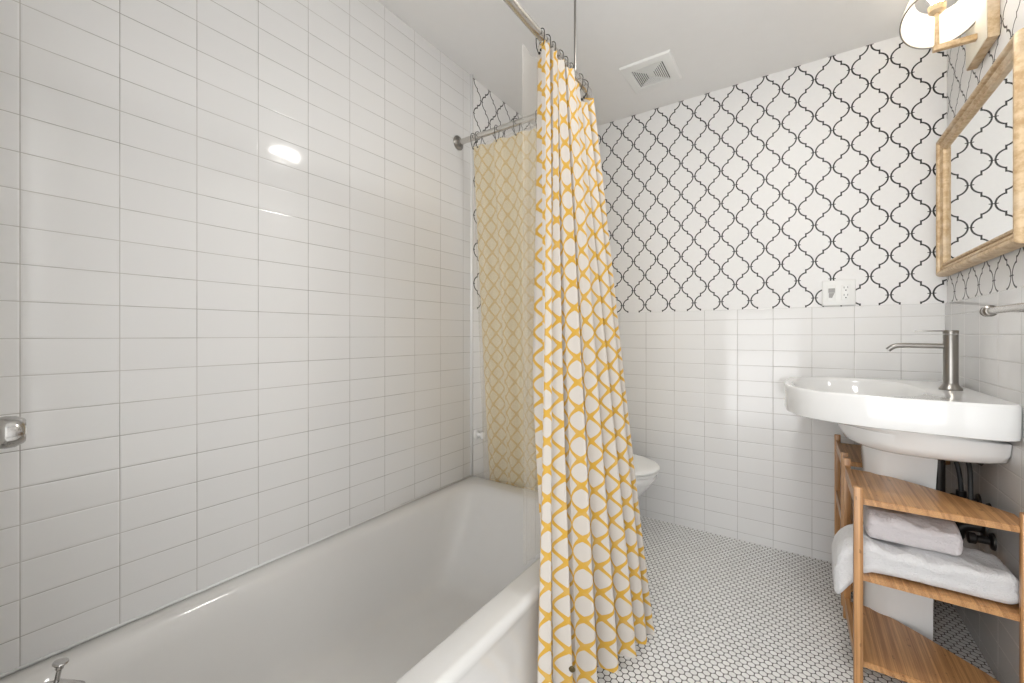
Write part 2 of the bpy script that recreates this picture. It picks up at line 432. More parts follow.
# tub spout with pull-up diverter
sp = thing('tub_spout', 'chrome tub spout with raised diverter knob, at the lower left edge', 'tub spout', (-0.955, 0.0, 0.485))
bm = bmesh.new()
tube(bm, [(-0.955, 0.0005, 0.485), (-0.955, 0.012, 0.485), (-0.955, 0.014, 0.485), (-0.955, 0.11, 0.483), (-0.955, 0.135, 0.478), (-0.955, 0.152, 0.466), (-0.955, 0.158, 0.448)],
     [0.036, 0.036, 0.026, 0.025, 0.024, 0.022, 0.018], 24)
from_bm('spout_body', bm, M['chrome'], sp, 40)
bm = bmesh.new()
lathe(bm, [(0.0, 0), (0.006, 0), (0.007, 0.006), (0.0032, 0.008), (0.0032, 0.030), (0.005, 0.032), (0.005, 0.037), (0.0085, 0.039), (0.0095, 0.041), (0.0085, 0.043), (0.0, 0.044)], (-0.955, 0.136, 0.490), (0.10, 0.14, 1), 24)
from_bm('diverter_knob', bm, M['chrome'], sp, 40)
# shower valve
sv = thing('shower_valve', 'rounded chrome shower handle cut by the left edge of the photo', 'shower valve', (-0.955, 0.0, 0.895))
bm = bmesh.new(); lathe(bm, [(0.0, 0), (0.075, 0.0), (0.078, 0.003), (0.070, 0.008), (0.025, 0.012), (0.022, 0.03), (0.0, 0.03)], (-0.985, 0.0005, 0.895), (0, 1, 0), 40)
lathe(bm, [(0, 0.02), (0.011, 0.02), (0.011, 0.085), (0, 0.085)], (-0.985, 0.0005, 0.895), (0, 1, 0), 24)
from_bm('escutcheon', bm, M['chrome'], sv, 40)
bm = bmesh.new(); lathe(bm, [(0.0, 0.0), (0.014, 0.0), (0.0225, 0.008), (0.0245, 0.020), (0.0235, 0.030), (0.019, 0.038), (0.0165, 0.040), (0.0155, 0.037), (0.0, 0.036)], (-0.990, 0.070, 0.895), (0.15, 1, 0), 36)
kn = from_bm('handle', bm, M['chrome'], sv, 40)
bm = bmesh.new(); lathe(bm, [(0.0, 0.0), (0.0105, 0.0), (0.0105, 0.002), (0.0, 0.003)], (-0.9848, 0.1058, 0.895), (0.15, 1, 0), 24)
from_bm('handle_cap', bm, M['rubber'], kn, 40)

# ================================================================ SHOWER ROD, HOOKS
RODX, RODY, RODZ = -0.645, 1.49, 1.95
rod = thing('shower_curtain_rod', 'L-shaped satin steel shower rod around two sides of the tub', 'curtain rod', (LX, RODY, RODZ))
bm = bmesh.new()
pts = [(LX+0.004, RODY, RODZ), (-1.0, RODY, RODZ), (RODX-0.06, RODY, RODZ)] + bez((RODX-0.06, RODY, RODZ), (RODX-0.02, RODY, RODZ), (RODX, RODY-0.02, RODZ), (RODX, RODY-0.06, RODZ), 8)[1:] + [(RODX, 0.9, RODZ), (RODX, 0.003, RODZ)]
tube(bm, pts, 0.0128, 20); from_bm('rail', bm, M['rod'], rod, 40)
bm = bmesh.new(); lathe(bm, [(0.0, 0), (0.033, 0), (0.034, 0.003), (0.028, 0.006), (0.019, 0.009), (0.0165, 0.020), (0.0, 0.020)], (LX+0.0005, RODY, RODZ), (1, 0, 0), 32)
from_bm('flange', bm, M['nickel'], rod, 40)
bm = bmesh.new(); lathe(bm, [(0.0, 0), (0.033, 0), (0.034, 0.003), (0.028, 0.006), (0.019, 0.009), (0.0165, 0.020), (0.0, 0.020)], (RODX, 0.0005, RODZ), (0, 1, 0), 32)
from_bm('flange', bm, M['nickel'], rod, 40)
bm = bmesh.new(); tube(bm, [(RODX, 1.335, RODZ), (RODX, 1.335, CZ-0.001)], 0.0042, 12)
lathe(bm, [(0.0, 0), (0.016, 0), (0.016, -0.004), (0.006, -0.012), (0.0, -0.012)], (RODX, 1.335, CZ-0.0005), (0, 0, 1), 20)
from_bm('ceiling_support', bm, M['nickel'], rod, 40)

def hook_bm(along):
    """a wire ring over the rod with a ball tip, hanging at the origin; along = rod direction axis"""
    bm = bmesh.new(); P = []
    for i in range(25):
        a = -PI*0.42 + 2*PI*0.84*i/24 + PI/2 - 2*PI*0.42 + PI*0.42
        P.append((0.019*math.cos(a), 0, 0.019*math.sin(a)))
    P = [(-0.004, 0, -0.052), (-0.010, 0, -0.046), (-0.016, 0, -0.03), (-0.0185, 0, -0.012)] + [(0.019*math.cos(PI - PI*i/12), 0, 0.019*math.sin(PI*i/12)) for i in range(13)] + [(0.0185, 0, -0.014), (0.014, 0, -0.034), (0.004, 0, -0.046)]
    if along == 'y': pass
    else: P = [(y, x, z) for x, y, z in P]
    tube(bm, P, 0.0014, 8)
    for q in (P[0], P[-1]): bmesh.ops.create_uvsphere(bm, u_segments=10, v_segments=6, radius=0.0042, matrix=Matrix.Translation(q))
    return bm
ORD = ['first', 'second', 'third', 'fourth', 'fifth', 'sixth', 'seventh', 'eighth']
def hooks(along, pos, label, group):
    first = None
    for ih, (x, y, r) in enumerate(pos):
        if first is None: o = first = from_bm('shower_curtain_hook', hook_bm(along), M['dark'], None, True)
        else: o = first.copy(); C.objects.link(o)
        o.location = (x, y, RODZ); o.rotation_euler = (0, 0, r); tag(o, label % ORD[ih], 'curtain hook', group)
hooks('x', [(x, RODY, random.uniform(-.3, .3)) for x in (-1.232, -1.205, -1.10, -0.995, -0.89, -0.78)], 'dark wire hook on the short end rod, %s from the tiled wall', 'hooks on the short end rod')
hooks('y', [(RODX, y, random.uniform(-.35, .35)) for y in (1.095, 1.125, 1.165, 1.21, 1.25, 1.29, 1.36, 1.40)], 'dark wire hook above the bunched yellow curtain, %s from the camera', 'hooks above the bunched yellow curtain')

# ================================================================ CURTAINS
def sheet(name, top, bot, ztop, zbot, folds, amp, width, mat, rows=70, cols=520, limit=None, seed=1, topsag=None, botvar=0.0, ampfn=None, hem=True):
    rnd = random.Random(seed)
    T = catmull(top, cols); B = catmull(bot, cols)
    # uneven fold phases
    k = [0.0]
    wts = [rnd.uniform(0.65, 1.4) for _ in range(folds)]; tot = sum(wts)
    am = [rnd.uniform(0.65, 1.25) for _ in range(folds+1)]
    cum = [0]; 
    for x in wts: cum.append(cum[-1]+x/tot)
    def phase(s):
        for i in range(folds):
            if s <= cum[i+1] or i == folds-1:
                f = (s-cum[i])/(cum[i+1]-cum[i]); return 2*PI*(i+f), am[i]*(1-f)+am[i+1]*f
    me = bpy.data.meshes.new(name); V = []; F = []; UV = []
    for r in range(rows+1):
        t = r/rows
        for c in range(cols+1):
            s = c/cols; ph, a = phase(min(max(s + 0.012*math.sin(3.1*t+8*s+seed)*t, 0), 1))
            p = T[c].lerp(B[c], t)
            cn = min(c+1, cols); cp = max(c-1, 0)
            tan = (T[cn].lerp(B[cn], t) - T[cp].lerp(B[cp], t)); tan.z = 0; tan.normalize(); nrm = Vector((tan.y, -tan.x, 0))
            A = amp*a*(0.75+0.45*t if ampfn is None else ampfn(t, s))
            off = A*(math.sin(ph) + 0.30*math.sin(2*ph+1.3+t+3*s) + 0.16*math.sin(3*ph+2*t) + 0.16*math.sin(ph*0.37+4*t))
            tsh = -A*0.18*math.sin(2*ph)
            zt = ztop + (topsag(s, ph) if topsag else 0); zb = zbot + botvar*math.sin(5*s+seed)
            z = zt + (zb-zt)*t
            q = p + nrm*off + tan*tsh; q.z = z
            if limit: q = limit(q)
            V.append(q); UV.append((s*width, z))
    n = cols+1
    for r in range(rows):
        for c in range(cols): F.append((r*n+c, r*n+c+1, (r+1)*n+c+1, (r+1)*n+c))
    me.from_pydata([tuple(v) for v in V], [], F)
    ul = me.uv_layers.new(name='UVMap')
    for l in me.loops: ul.data[l.index].uv = UV[l.vertex_index]
    o = link(name, me, mat, None, True); ORIG[o.name] = Vector((0,0,0)); return o

def lim_front(q):
    lo = -0.572 if q.z < 0.40 else (-0.572 - min((q.z-0.40)/0.9, 1)*0.11)
    if q.x < lo: q.x = lo + 0.12*(q.x-lo)*0.2
    return q
def sag(s, ph):
    v = -0.012*(0.5+0.5*math.sin(ph*1.0+0.6))
    if s > 0.62: v -= 0.055*math.sin(PI*min((s-0.62)/0.36, 1))
    return v
fc = sheet('shower_curtain', [(-0.645, 1.092, 0), (-0.645, 1.20, 0), (-0.645, 1.33, 0), (-0.645, 1.46, 0)],
           [(-0.560, 0.925, 0), (-0.550, 1.03, 0), (-0.505, 1.16, 0), (-0.462, 1.27, 0), (-0.445, 1.38, 0), (-0.435, 1.46, 0)],
           1.938, 0.035, 7, 0.030, 1.45, M['curtain'], limit=lim_front, seed=5, topsag=sag, botvar=0.008)
tag(fc, 'white curtain with yellow trellis pattern bunched on the long rod, outside the tub', 'shower curtain')
def project(p):
    c, q_ = math.cos(YAW), math.sin(YAW); fw = -q_*p.x + c*p.y; rt = c*p.x + q_*p.y
    return 512 + FPX*rt/fw, 335 - FPX*(p.z-EYE)/fw
best = min((v.co for v in fc.data.vertices if v.co.z < 0.16), key=lambda p: abs(project(p)[0]-577) + abs(project(p)[1]-664) + 900*(p-cam.location).length)
bm = bmesh.new(); out = (cam.location - best); out.z = 0; out.normalize()
lathe(bm, [(0, -0.002), (0.008, -0.002), (0.009, 0.001), (0.006, 0.004), (0, 0.0045)], best + out*0.001, out, 16)
mg = from_bm('hem_weight', bm, simple('bronze', (0.10, 0.075, 0.03), 0.4, 0.7), fc, 40)
ec = sheet('shower_curtain', [(-1.235, 1.495, 0), (-1.05, 1.492, 0), (-0.85, 1.492, 0), (-0.69, 1.492, 0)],
           [(-1.258, 1.672, 0), (-1.08, 1.672, 0), (-0.88, 1.672, 0), (-0.69, 1.672, 0)],
           1.905, 0.06, 5, 0.014, 0.95, M['curtain_b'], seed=9, cols=300)
tag(ec, 'pale yellow patterned curtain hung across the far end of the tub, seen from its reverse', 'shower curtain')
el = sheet('shower_curtain_liner', [(-1.228, 1.478, 0), (-1.05, 1.474, 0), (-0.85, 1.474, 0), (-0.70, 1.474, 0)],
           [(-1.232, 1.568, 0), (-1.08, 1.575, 0), (-0.88, 1.572, 0), (-0.70, 1.572, 0)],
           1.905, RIM+0.012, 5, 0.007, 0.9, M['liner'], seed=3, cols=240)
tag(el, 'frosted see-through liner in front of the far end curtain', 'shower liner')
fl = sheet('shower_curtain_liner', [(-0.668, 1.028, 0), (-0.668, 1.15, 0), (-0.668, 1.30, 0), (-0.668, 1.42, 0)],
           [(-0.675, 1.045, 0), (-0.672, 1.12, 0), (-0.664, 1.25, 0), (-0.664, 1.42, 0)],
           1.895, RIM+0.004, 5, 0.003, 0.8, M['liner'], seed=4, cols=240)
tag(fl, 'frosted see-through liner edge beside the bunched yellow curtain', 'shower liner')

# small round fitting low on the left wall past the tub tile
bm = bmesh.new(); lathe(bm, [(0.0, 0), (0.024, 0), (0.025, 0.004), (0.012, 0.010), (0.010, 0.030), (0.016, 0.034), (0.019, 0.042), (0.017, 0.051), (0.008, 0.056), (0.0, 0.057)], (LX+0.0005, 1.625, 0.545), (1, 0, 0), 28)
tag(from_bm('curtain_holdback', bm, M['china'], None, 40), 'small round holdback on the left wall beyond the end of the tub', 'curtain holdback')

# ================================================================ TOILET
toi = thing('toilet', 'white toilet with closed lid, mostly hidden behind the yellow curtain', 'toilet', (-0.95, 2.005, 0))
def egg(xb, xf, hw, z, n=44, yc=2.005, k=0.0):
    out = []; cx = xb + (xf-xb)*0.42
    for i in range(n):
        a = 2*PI*i/n; ca, sa = math.cos(a), math.sin(a)
        rx = (xf-cx) if ca > 0 else (cx-xb)
        e = 0.92 if ca > 0 else 0.72
        out.append((cx + rx*math.copysign(abs(ca)**e, ca), yc + hw*math.copysign(abs(sa)**(0.95 if ca > 0 else 0.8), sa), z))
    return out
bm = bmesh.new()
loft(bm, [egg(-1.12, -0.70, 0.105, 0.0), egg(-1.12, -0.70, 0.105, 0.03), egg(-1.10, -0.73, 0.095, 0.06), egg(-1.09, -0.72, 0.10, 0.14), egg(-1.08, -0.66, 0.13, 0.22),
          egg(-1.06, -0.60, 0.162, 0.30), egg(-1.05, -0.565, 0.176, 0.345), egg(-1.05, -0.553, 0.181, 0.362), egg(-1.05, -0.552, 0.181, 0.378), egg(-1.045, -0.558, 0.176, 0.384)])
from_bm('bowl', bm, M['china'], toi, 45)
bm = bmesh.new()
loft(bm, [egg(-1.04, -0.552, 0.178, 0.3845), egg(-1.045, -0.546, 0.183, 0.388), egg(-1.045, -0.546, 0.183, 0.395), egg(-1.04, -0.55, 0.178, 0.399)])
from_bm('seat', bm, M['plastic'], toi, 45)
bm = bmesh.new()
loft(bm, [egg(-1.045, -0.548, 0.180, 0.401), egg(-1.05, -0.540, 0.187, 0.404), egg(-1.05, -0.539, 0.188, 0.411), egg(-1.045, -0.543, 0.184, 0.417), egg(-1.03, -0.56, 0.165, 0.421), egg(-0.98, -0.62, 0.10, 0.424)])
from_bm('lid', bm, M['plastic'], toi, 45)
box('tank', LX+0.012, -1.135, 1.80, 2.21, 0.36, 0.72, M['china'], toi, bev=0.02, seg=4)
box('tank_lid', LX+0.006, -1.125, 1.79, 2.22, 0.7205, 0.755, M['china'], toi, bev=0.010, seg=3)
bm = bmesh.new(); tube(bm, [(-1.135, 1.86, 0.66), (-1.115, 1.86, 0.66), (-1.108, 1.87, 0.66), (-1.106, 1.92, 0.655)], 0.006, 10)
from_bm('flush_lever', bm, M['chrome'], toi, 40)
box('bowl_neck', LX+0.06, -1.08, 1.90, 2.11, 0.0, 0.365, M['china'], toi, bev=0.03, seg=4)

# ================================================================ PEDESTAL SINK
SYC = 2.015; ST = 0.856
sink = thing('pedestal_sink', 'white china pedestal sink with a curved front, on the right wall', 'sink', (0.3, SYC, 0))
half = [(RX-0.001, .328), (.475, .352), (.42, .363), (.30, .357), (.20, .345), (.12, .322), (.05, .283), (0.0, .232), (-.03, .165), (-.043, .085), (-.047, 0)]
hp = [ (p.x, p.y) for p in catmull([(a, b, 0) for a, b in half], 60)]
poly = [(x, SYC-y) for x, y in hp] + [(x, SYC+y) for x, y in reversed(hp[:-1])]
def ray_poly(poly, c, ang):
    dx, dy = math.cos(ang), math.sin(ang); best = None
    for (x0, y0), (x1, y1) in zip(poly, poly[1:]+poly[:1]):
        ex, ey = x1-x0, y1-y0; den = dx*ey-dy*ex
        if abs(den) < 1e-12: continue
        t = ((x0-c[0])*ey-(y0-c[1])*ex)/den; s = ((x0-c[0])*dy-(y0-c[1])*dx)/den
        if t > 0 and -1e-9 <= s <= 1+1e-9: best = t if best is None else max(best, t)
    return best
NA = 160; ctr = (0.20, SYC)
angs = [2*PI*i/NA for i in range(NA)]
# put corner rays exactly on the two wall-side corners
for sgn in (1, -1):
    ca = math.atan2(sgn*0.328, RX-0.001-ctr[0]) % (2*PI)
    k = min(range(NA), key=lambda i: abs(angs[i]-ca)); angs[k] = ca
outer = [(ray_poly(poly, ctr, a)) for a in angs]
def oring(off, z, cap=None):
    r = []
    for a, d in zip(angs, outer):
        x = ctr[0]+(d-off)*math.cos(a); y = ctr[1]+(d-off)*math.sin(a)
        x = min(x, RX-0.001)
        r.append((x, y, z))
    return r
def iring(cx, a_, b_, z, e=0.75):
    r = []
    for a in angs:
        ca, sa = math.cos(a), math.sin(a)
        # superellipse in polar form
        n = 2.6; d = (abs(ca/a_)**n + abs(sa/b_)**n)**(-1/n)
        r.append((min(cx + d*ca, RX-0.001), SYC + d*sa, z))
    return r
def sring(k, z, shift=0.0):
    cx = 0.25
    r = []
    for (x, y, _) in oring(0, 0):
        X = cx + (x-cx)*k + shift; X = min(X, RX-0.001)
        r.append((X, SYC + (y-SYC)*k, z))
    return r
bm = bmesh.new()
rings = [iring(0.34, 0.14, 0.16, 0.660), iring(0.345, 0.185, 0.235, 0.663), iring(0.35, 0.212, 0.275, 0.676), iring(0.35, 0.226, 0.292, 0.70), iring(0.345, 0.236, 0.302, 0.735), oring(0.045, 0.755), oring(0.010, 0.757), oring(0.003, 0.760), oring(0.001, 0.766),
         oring(0.0, 0.80), oring(0.0, ST-0.008), oring(0.0015, ST-0.003), oring(0.005, ST)]
bw = 0.165
rings += [iring(bw, 0.190, 0.318, ST-0.001), iring(bw, 0.184, 0.311, ST-0.004), iring(bw, 0.178, 0.304, ST-0.016), iring(bw+.003, 0.166, 0.288, ST-0.06), iring(bw+.01, 0.140, 0.24, ST-0.105), iring(bw+.03, 0.09, 0.15, ST-0.125), iring(bw+.05, 0.03, 0.03, ST-0.132)]
loft(bm, rings)
from_bm('basin', bm, M['china'], sink, 40)
bm = bmesh.new(); lathe(bm, [(0.0, 0.0), (0.023, 0.0), (0.025, 0.002), (0.019, 0.004), (0.0, 0.0025)], (bw+.05, SYC, ST-0.1318)); from_bm('drain', bm, M['nickel'], sink, 40)
bm = bmesh.new(); lathe(bm, [(0.0, 0.0), (0.0075, 0.0), (0.0075, 0.003), (0.0, 0.003)], (bw+0.168, SYC, ST-0.045), (-1, 0, 0.25), 20); from_bm('overflow_hole', bm, M['slotm'], sink, 40)  # dark disc, coloured as the shade in the hole
# open-backed pedestal shroud: a U in plan
def uplan(x0, x1, hw, z, t=0.0):
    out = []; r = 0.06
    out.append((x1, SYC-hw, z))
    for i in range(9):
        a = -PI/2 - PI/2*i/8; out.append((x0+r + r*math.cos(a), SYC-hw+r + r*math.sin(a), z))
    for i in range(9):
        a = PI - PI/2*i/8; out.append((x0+r + r*math.cos(a), SYC+hw-r + r*math.sin(a), z))
    out.append((x1, SYC+hw, z)); return out
def ushell(x0, x1, hw, z, th=0.014):
    o = uplan(x0, x1, hw, z); i = uplan(x0+th, x1, hw-th, z); return o + i[::-1]
bm = bmesh.new()
loft(bm, [ushell(0.195, 0.368, 0.090, 0.0), ushell(0.197, 0.368, 0.089, 0.03), ushell(0.202, 0.370, 0.086, 0.25), ushell(0.200, 0.374, 0.088, 0.52), ushell(0.192, 0.380, 0.094, 0.668)])
from_bm('pedestal', bm, M['china'], sink, 40)

fa = thing('basin_faucet', 'tall brushed nickel single-lever faucet standing on the white sink', 'faucet', (0.428, SYC, ST))
bm = bmesh.new(); lathe(bm, [(0.0, 0.0), (0.029, 0.0), (0.030, 0.003), (0.027, 0.009), (0.0215, 0.016), (0.0195, 0.022), (0.0, 0.022)], (0.428, SYC, ST)); from_bm('base', bm, M['nickel'], fa, 40)
bm = bmesh.new(); lathe(bm, [(0.0, 0.02), (0.0192, 0.02), (0.0192, 0.186), (0.0185, 0.188), (0.0, 0.188)], (0.428, SYC, ST)); from_bm('body', bm, M['nickel'], fa, 40)
bm = bmesh.new(); tube(bm, [(0.415, SYC, ST+0.148), (0.33, SYC, ST+0.149)] + bez((0.33, SYC, ST+0.149), (0.29, SYC, ST+0.150), (0.285, SYC, ST+0.150), (0.268, SYC, ST+0.132), 8)[1:], 0.0088, 18); from_bm('spout', bm, M['nickel'], fa, 40)
bm = bmesh.new(); lathe(bm, [(0.0, 0.190), (0.0195, 0.190), (0.0195, 0.200), (0.0185, 0.202), (0.0, 0.202)], (0.428, SYC, ST))
bx(bm, 0.338, 0.43, SYC-0.006, SYC+0.006, ST+0.1975, ST+0.2025, 0.0015); from_bm('lever', bm, M['nickel'], fa, 40)

# plumbing
pl = thing('drain_trap', 'dark drain pipe and trap behind the sink pedestal', 'pipe', (0.41, SYC, 0.35))
bm = bmesh.new(); tube(bm, [(0.388, SYC-0.055, 0.650), (0.388, SYC-0.055, 0.50), (0.388, SYC-0.055, 0.40)], 0.016, 18); from_bm('tailpiece', bm, M['dark'], pl, 40)
bm = bmesh.new(); tube(bm, [(0.388, SYC-0.055, 0.42)] + bez((0.388, SYC-0.055, 0.41), (0.388, SYC-0.055, 0.35), (0.43, SYC-0.055, 0.35), (0.435, SYC-0.055, 0.40), 10) + bez((0.435, SYC-0.055, 0.401), (0.436, SYC-0.055, 0.42), (0.45, SYC-0.055, 0.425), (RX-0.002, SYC-0.055, 0.425), 6), 0.017, 18); from_bm('trap_bend', bm, M['dark'], pl, 40)
bm = bmesh.new(); lathe(bm, [(0, 0), (0.034, 0), (0.032, 0.006), (0.02, 0.010), (0, 0.010)], (RX-0.0005, SYC-0.055, 0.425), (-1, 0, 0), 24); from_bm('wall_flange', bm, M['dark'], pl, 40)
for (y, hx, lab) in ((SYC-0.10, 0.0, 'dark supply valve and curved hose nearer the front of the sink'), (SYC-0.005, 0.02, 'dark supply valve and hose beside the trap, further back')):
    t = thing('supply_valve', lab, 'valve', (RX-0.04, y, 0.49))
    bm = bmesh.new(); lathe(bm, [(0, 0), (0.028, 0), (0.026, 0.005), (0.010, 0.009), (0.010, 0.045), (0, 0.045)], (RX-0.0005, y, 0.49), (-1, 0, 0), 22)
    tube(bm, [(RX-0.042, y, 0.475), (RX-0.042, y, 0.52)], 0.013, 16)
    from_bm('valve_body', bm, M['dark'], t, 40)
    bm = bmesh.new(); lathe(bm, [(0, 0), (0.008, 0), (0.019, 0.006), (0.021, 0.014), (0.016, 0.019), (0, 0.019)], (RX-0.05, y, 0.487), (-1, -0.3, 0), 20); from_bm('valve_handle', bm, M['rubber'], t, 40)
    bm = bmesh.new(); tube(bm, bez((RX-0.042, y, 0.52), (RX-0.045, y, 0.60), (RX-0.03-hx, y+0.03, 0.63), (0.44-hx, y+0.05, 0.668), 12), 0.0065, 12); from_bm('supply_hose', bm, M['rubber'], t, 40)
t = thing('supply_valve', 'small dark valve low on the right wall below the others', 'valve', (RX-0.03, SYC-0.1, 0.40))
bm = bmesh.new(); lathe(bm, [(0, 0), (0.026, 0), (0.024, 0.006), (0.011, 0.010), (0.011, 0.036), (0.017, 0.04), (0.017, 0.055), (0, 0.055)], (RX-0.0005, SYC-0.13, 0.41), (-1, 0, 0), 22); from_bm('valve_body', bm, M['dark'], t, 40)
pe = bmesh.new()
tube(pe, bez((0.388, SYC-0.070, 0.642), (0.40, SYC-0.11, 0.655), (0.45, SYC-0.11, 0.655), (0.47, SYC-0.13, 0.645), 12), 0.008, 12)
tag(from_bm('overflow_pipe', pe, M['rubber'], None, 40), 'black hose curving under the sink bowl behind the pedestal', 'hose')

# ================================================================ BAMBOO SHELVES
def shelf_unit(label, mirror):
    Yf = (lambda y: y) if not mirror else (lambda y: 2*2.012 - y)
    t = thing('corner_shelf', label, 'shelf', (0.31, Yf(1.78), 0), None)
    plan = [(0.150, 1.620), (0.470, 1.612), (0.489, 1.630), (0.489, 1.716), (0.443, 1.766), (0.372, 1.832), (0.325, 1.876), (0.267, 1.922), (0.225, 1.945), (0.196, 1.956), (0.150, 1.958)]
    for z, nm in ((0.554, 'shelf_board'), (0.327, 'shelf_board'), (0.070, 'shelf_board')):
        bm = bmesh.new(); th = 0.018
        loft(bm, [[(x, Yf(y), z-th) for x, y in plan], [(x, Yf(y), z) for x, y in plan]])
        bmesh.ops.bevel(bm, geom=[e for e in bm.edges if abs(e.verts[0].co.z-e.verts[1].co.z) < 1e-6], offset=0.0025, segments=2, affect='EDGES')
        from_bm(nm, bm, M['bamboo'], t, 40)
    h = 0.011
    for (x, y) in ((0.148, 1.614), (0.148, 1.968), (0.478, 1.608)):
        bm = bmesh.new(); y = Yf(y); bx(bm, x-h, x+h, y-h, y+h, 0.0, 0.590, 0.003, 2)
        from_bm('post', bm, M['bamboo_z'], t, 40)
    for z in (0.554, 0.327, 0.070):
        bm = bmesh.new(); ya, yb = sorted((Yf(1.626), Yf(1.956)))
        bx(bm, 0.141, 0.155, ya, yb, z-0.030, z+0.010, 0.0015, 1); from_bm('side_rail', bm, M['bamboo'], t, 40)
    return t
shelf_unit('three-tier bamboo corner shelf in front of the pedestal, holding the towels', False)
shelf_unit('three-tier bamboo corner shelf behind the pedestal, next to the back wall', True)

# towels: folded terry, soft layered slabs
def towel(name, x0, x1, y0, y1, z0, z1, mat, label, layers=3, droop=0.0, seed=0, bulge=1.0, rot=0.0):
    rnd = random.Random(seed); nx, ny = 44, 72
    cy = (y0+y1)/2; cz = (z0+z1)/2; hy = (y1-y0)/2; hz = (z1-z0)/2
    rings = []
    from mathutils import noise as NZ
    for i in range(nx+1):
        u = i/nx; x = x0+(x1-x0)*u
        e = min(u, 1-u)*nx/3.2; sc = 1.0 if e >= 1 else math.sqrt(max(1-(1-e)**2, 0.0))
        ring = []
        for k in range(ny):
            a = 2*PI*k/ny; ca, sa = math.cos(a), math.sin(a); ex = 0.48
            Y = hy*math.copysign(abs(ca)**ex, ca); Z = hz*math.copysign(abs(sa)**ex, sa)
            # layer grooves on the folded sides
            g = 0.0
            if abs(ca) > 0.4:
                zz = (Z/hz*0.5+0.5)*layers
                g = (abs((zz % 1.0)-0.5)*2)**5 * 0.007
                if zz < 0.25 or zz > layers-0.25: g = 0
            Y -= math.copysign(g, ca)
            Y *= (0.82+0.18*sc); Z2 = Z*(0.35+0.65*sc)
            # slumping over the free end
            d = droop*max(0.0, 0.22-u)/0.22; thick = 1+0.28*max(0, 0.35-u)/0.35*(1 if droop else 0)
            nz = NZ.noise(Vector((x*13, Y*15+seed, Z*14)))*0.016 + NZ.noise(Vector((x*34, Y*30, seed)))*0.007
            soft = 1.0 if Z > 0 else 0.12
            p = Vector((x, Y, cz + Z2*thick - d*d*0.06 - (0 if Z > 0 else d*0.055) + nz*soft - 0.006*(1-abs(sa))*0))
            ring.append(p)
        rings.append(ring)
    bm = bmesh.new(); 
    cr, sr = math.cos(rot), math.sin(rot); cx = (x0+x1)/2
    rings = [[Vector((cx+(p.x-cx)*cr - p.y*sr, cy+(p.x-cx)*sr + p.y*cr, p.z)) for p in r] for r in rings]
    loft(bm, rings); o = from_bm(name, bm, mat, None, True); tag(o, label, 'towel'); return o
towel('bath_towel', 0.094, 0.482, 1.630, 1.80, 0.3285, 0.414, M['towel'], 'large folded white towel filling the middle shelf and hanging past its end', layers=2, droop=1.0, seed=2)
towel('hand_towel', 0.172, 0.380, 1.652, 1.80, 0.420, 0.500, M['towel2'], 'smaller folded towel lying on top of the large white towel', layers=2, seed=8, rot=-0.03)

# ================================================================ MIRROR
MY0, MY1, MZ0, MZ1 = 1.610, 2.362, 1.276, 1.822
mir = thing('wall_mirror', 'rectangular mirror in a worn gold wooden frame above the sink', 'mirror', (RX, (MY0+MY1)/2, (MZ0+MZ1)/2))
prof = [(0, 0.0005), (0, 0.024), (0.002, 0.030), (0.007, 0.0355), (0.013, 0.036), (0.0175, 0.033), (0.019, 0.026), (0.021, 0.0235), (0.0225, 0.026), (0.026, 0.0275), (0.035, 0.022), (0.0365, 0.018), (0.038, 0.018), (0.0395, 0.023), (0.044, 0.0255), (0.048, 0.023), (0.0495, 0.017), (0.051, 0.0125)]
bm = bmesh.new()
loft(bm, [[(RX-h, MY0+d, MZ0+d), (RX-h, MY1-d, MZ0+d), (RX-h, MY1-d, MZ1-d), (RX-h, MY0+d, MZ1-d)] for d, h in prof], False, False)
from_bm('frame', bm, M['gilt'], mir, 25)
box('mirror_glass', RX-0.015, RX-0.002, MY0+0.05, MY1-0.05, MZ0+0.05, MZ1-0.05, M['mirror'], mir)

# ================================================================ SCONCE
sc = thing('wall_sconce', 'wall lamp with round milk-glass shade and carved backplate above the mirror', 'lamp', (RX, 1.95, 2.0))
bm = bmesh.new(); bx(bm, RX-0.018, RX+0.0075, 1.865, 2.062, 1.945, 2.17, 0.002)
from_bm('backplate', bm, M['gilt'], sc, 40)
bm = bmesh.new(); bx(bm, RX-0.0205, RX-0.0182, 1.868, 2.059, 1.948, 2.167, 0.001)
from_bm('backplate_face', bm, M['cream'], sc, 40)
bm = bmesh.new(); bx(bm, 0.372, RX-0.0206, 1.940, 1.960, 1.988, 2.006, 0.002)
from_bm('arm', bm, M['gilt'], sc, 40)
bm = bmesh.new(); tube(bm, [(0.382, 1.95, 2.005), (0.382, 1.95, 2.115)], 0.006, 14); lathe(bm, [(0, 0), (0.012, 0), (0.021, 0.008), (0.023, 0.026), (0.020, 0.028), (0, 0.026)], (0.382, 1.95, 2.112), (0, 0, 1), 26)
from_bm('socket', bm, M['gilt'], sc, 40)
bm = bmesh.new(); lathe(bm, [(0, 0), (0.014, 0.002), (0.016, 0.018), (0.029, 0.045), (0.031, 0.062), (0.024, 0.080), (0.012, 0.088), (0, 0.090)], (0.382, 1.95, 2.139), (0, 0, 1), 26)
from_bm('bulb', bm, M['bulb'], sc, True)
bm = bmesh.new(); n = 56; rg = []
for r, z in [(0.098, 2.085), (0.100, 2.088), (0.097, 2.12), (0.090, 2.17), (0.080, 2.215), (0.070, 2.245), (0.068, 2.246), (0.067, 2.243), (0.077, 2.212), (0.087, 2.168), (0.094, 2.118), (0.097, 2.088), (0.098, 2.085)]:
    rg.append([(0.382 + r*math.cos(2*PI*k/n), 1.95 + r*math.sin(2*PI*k/n), z) for k in range(n)])
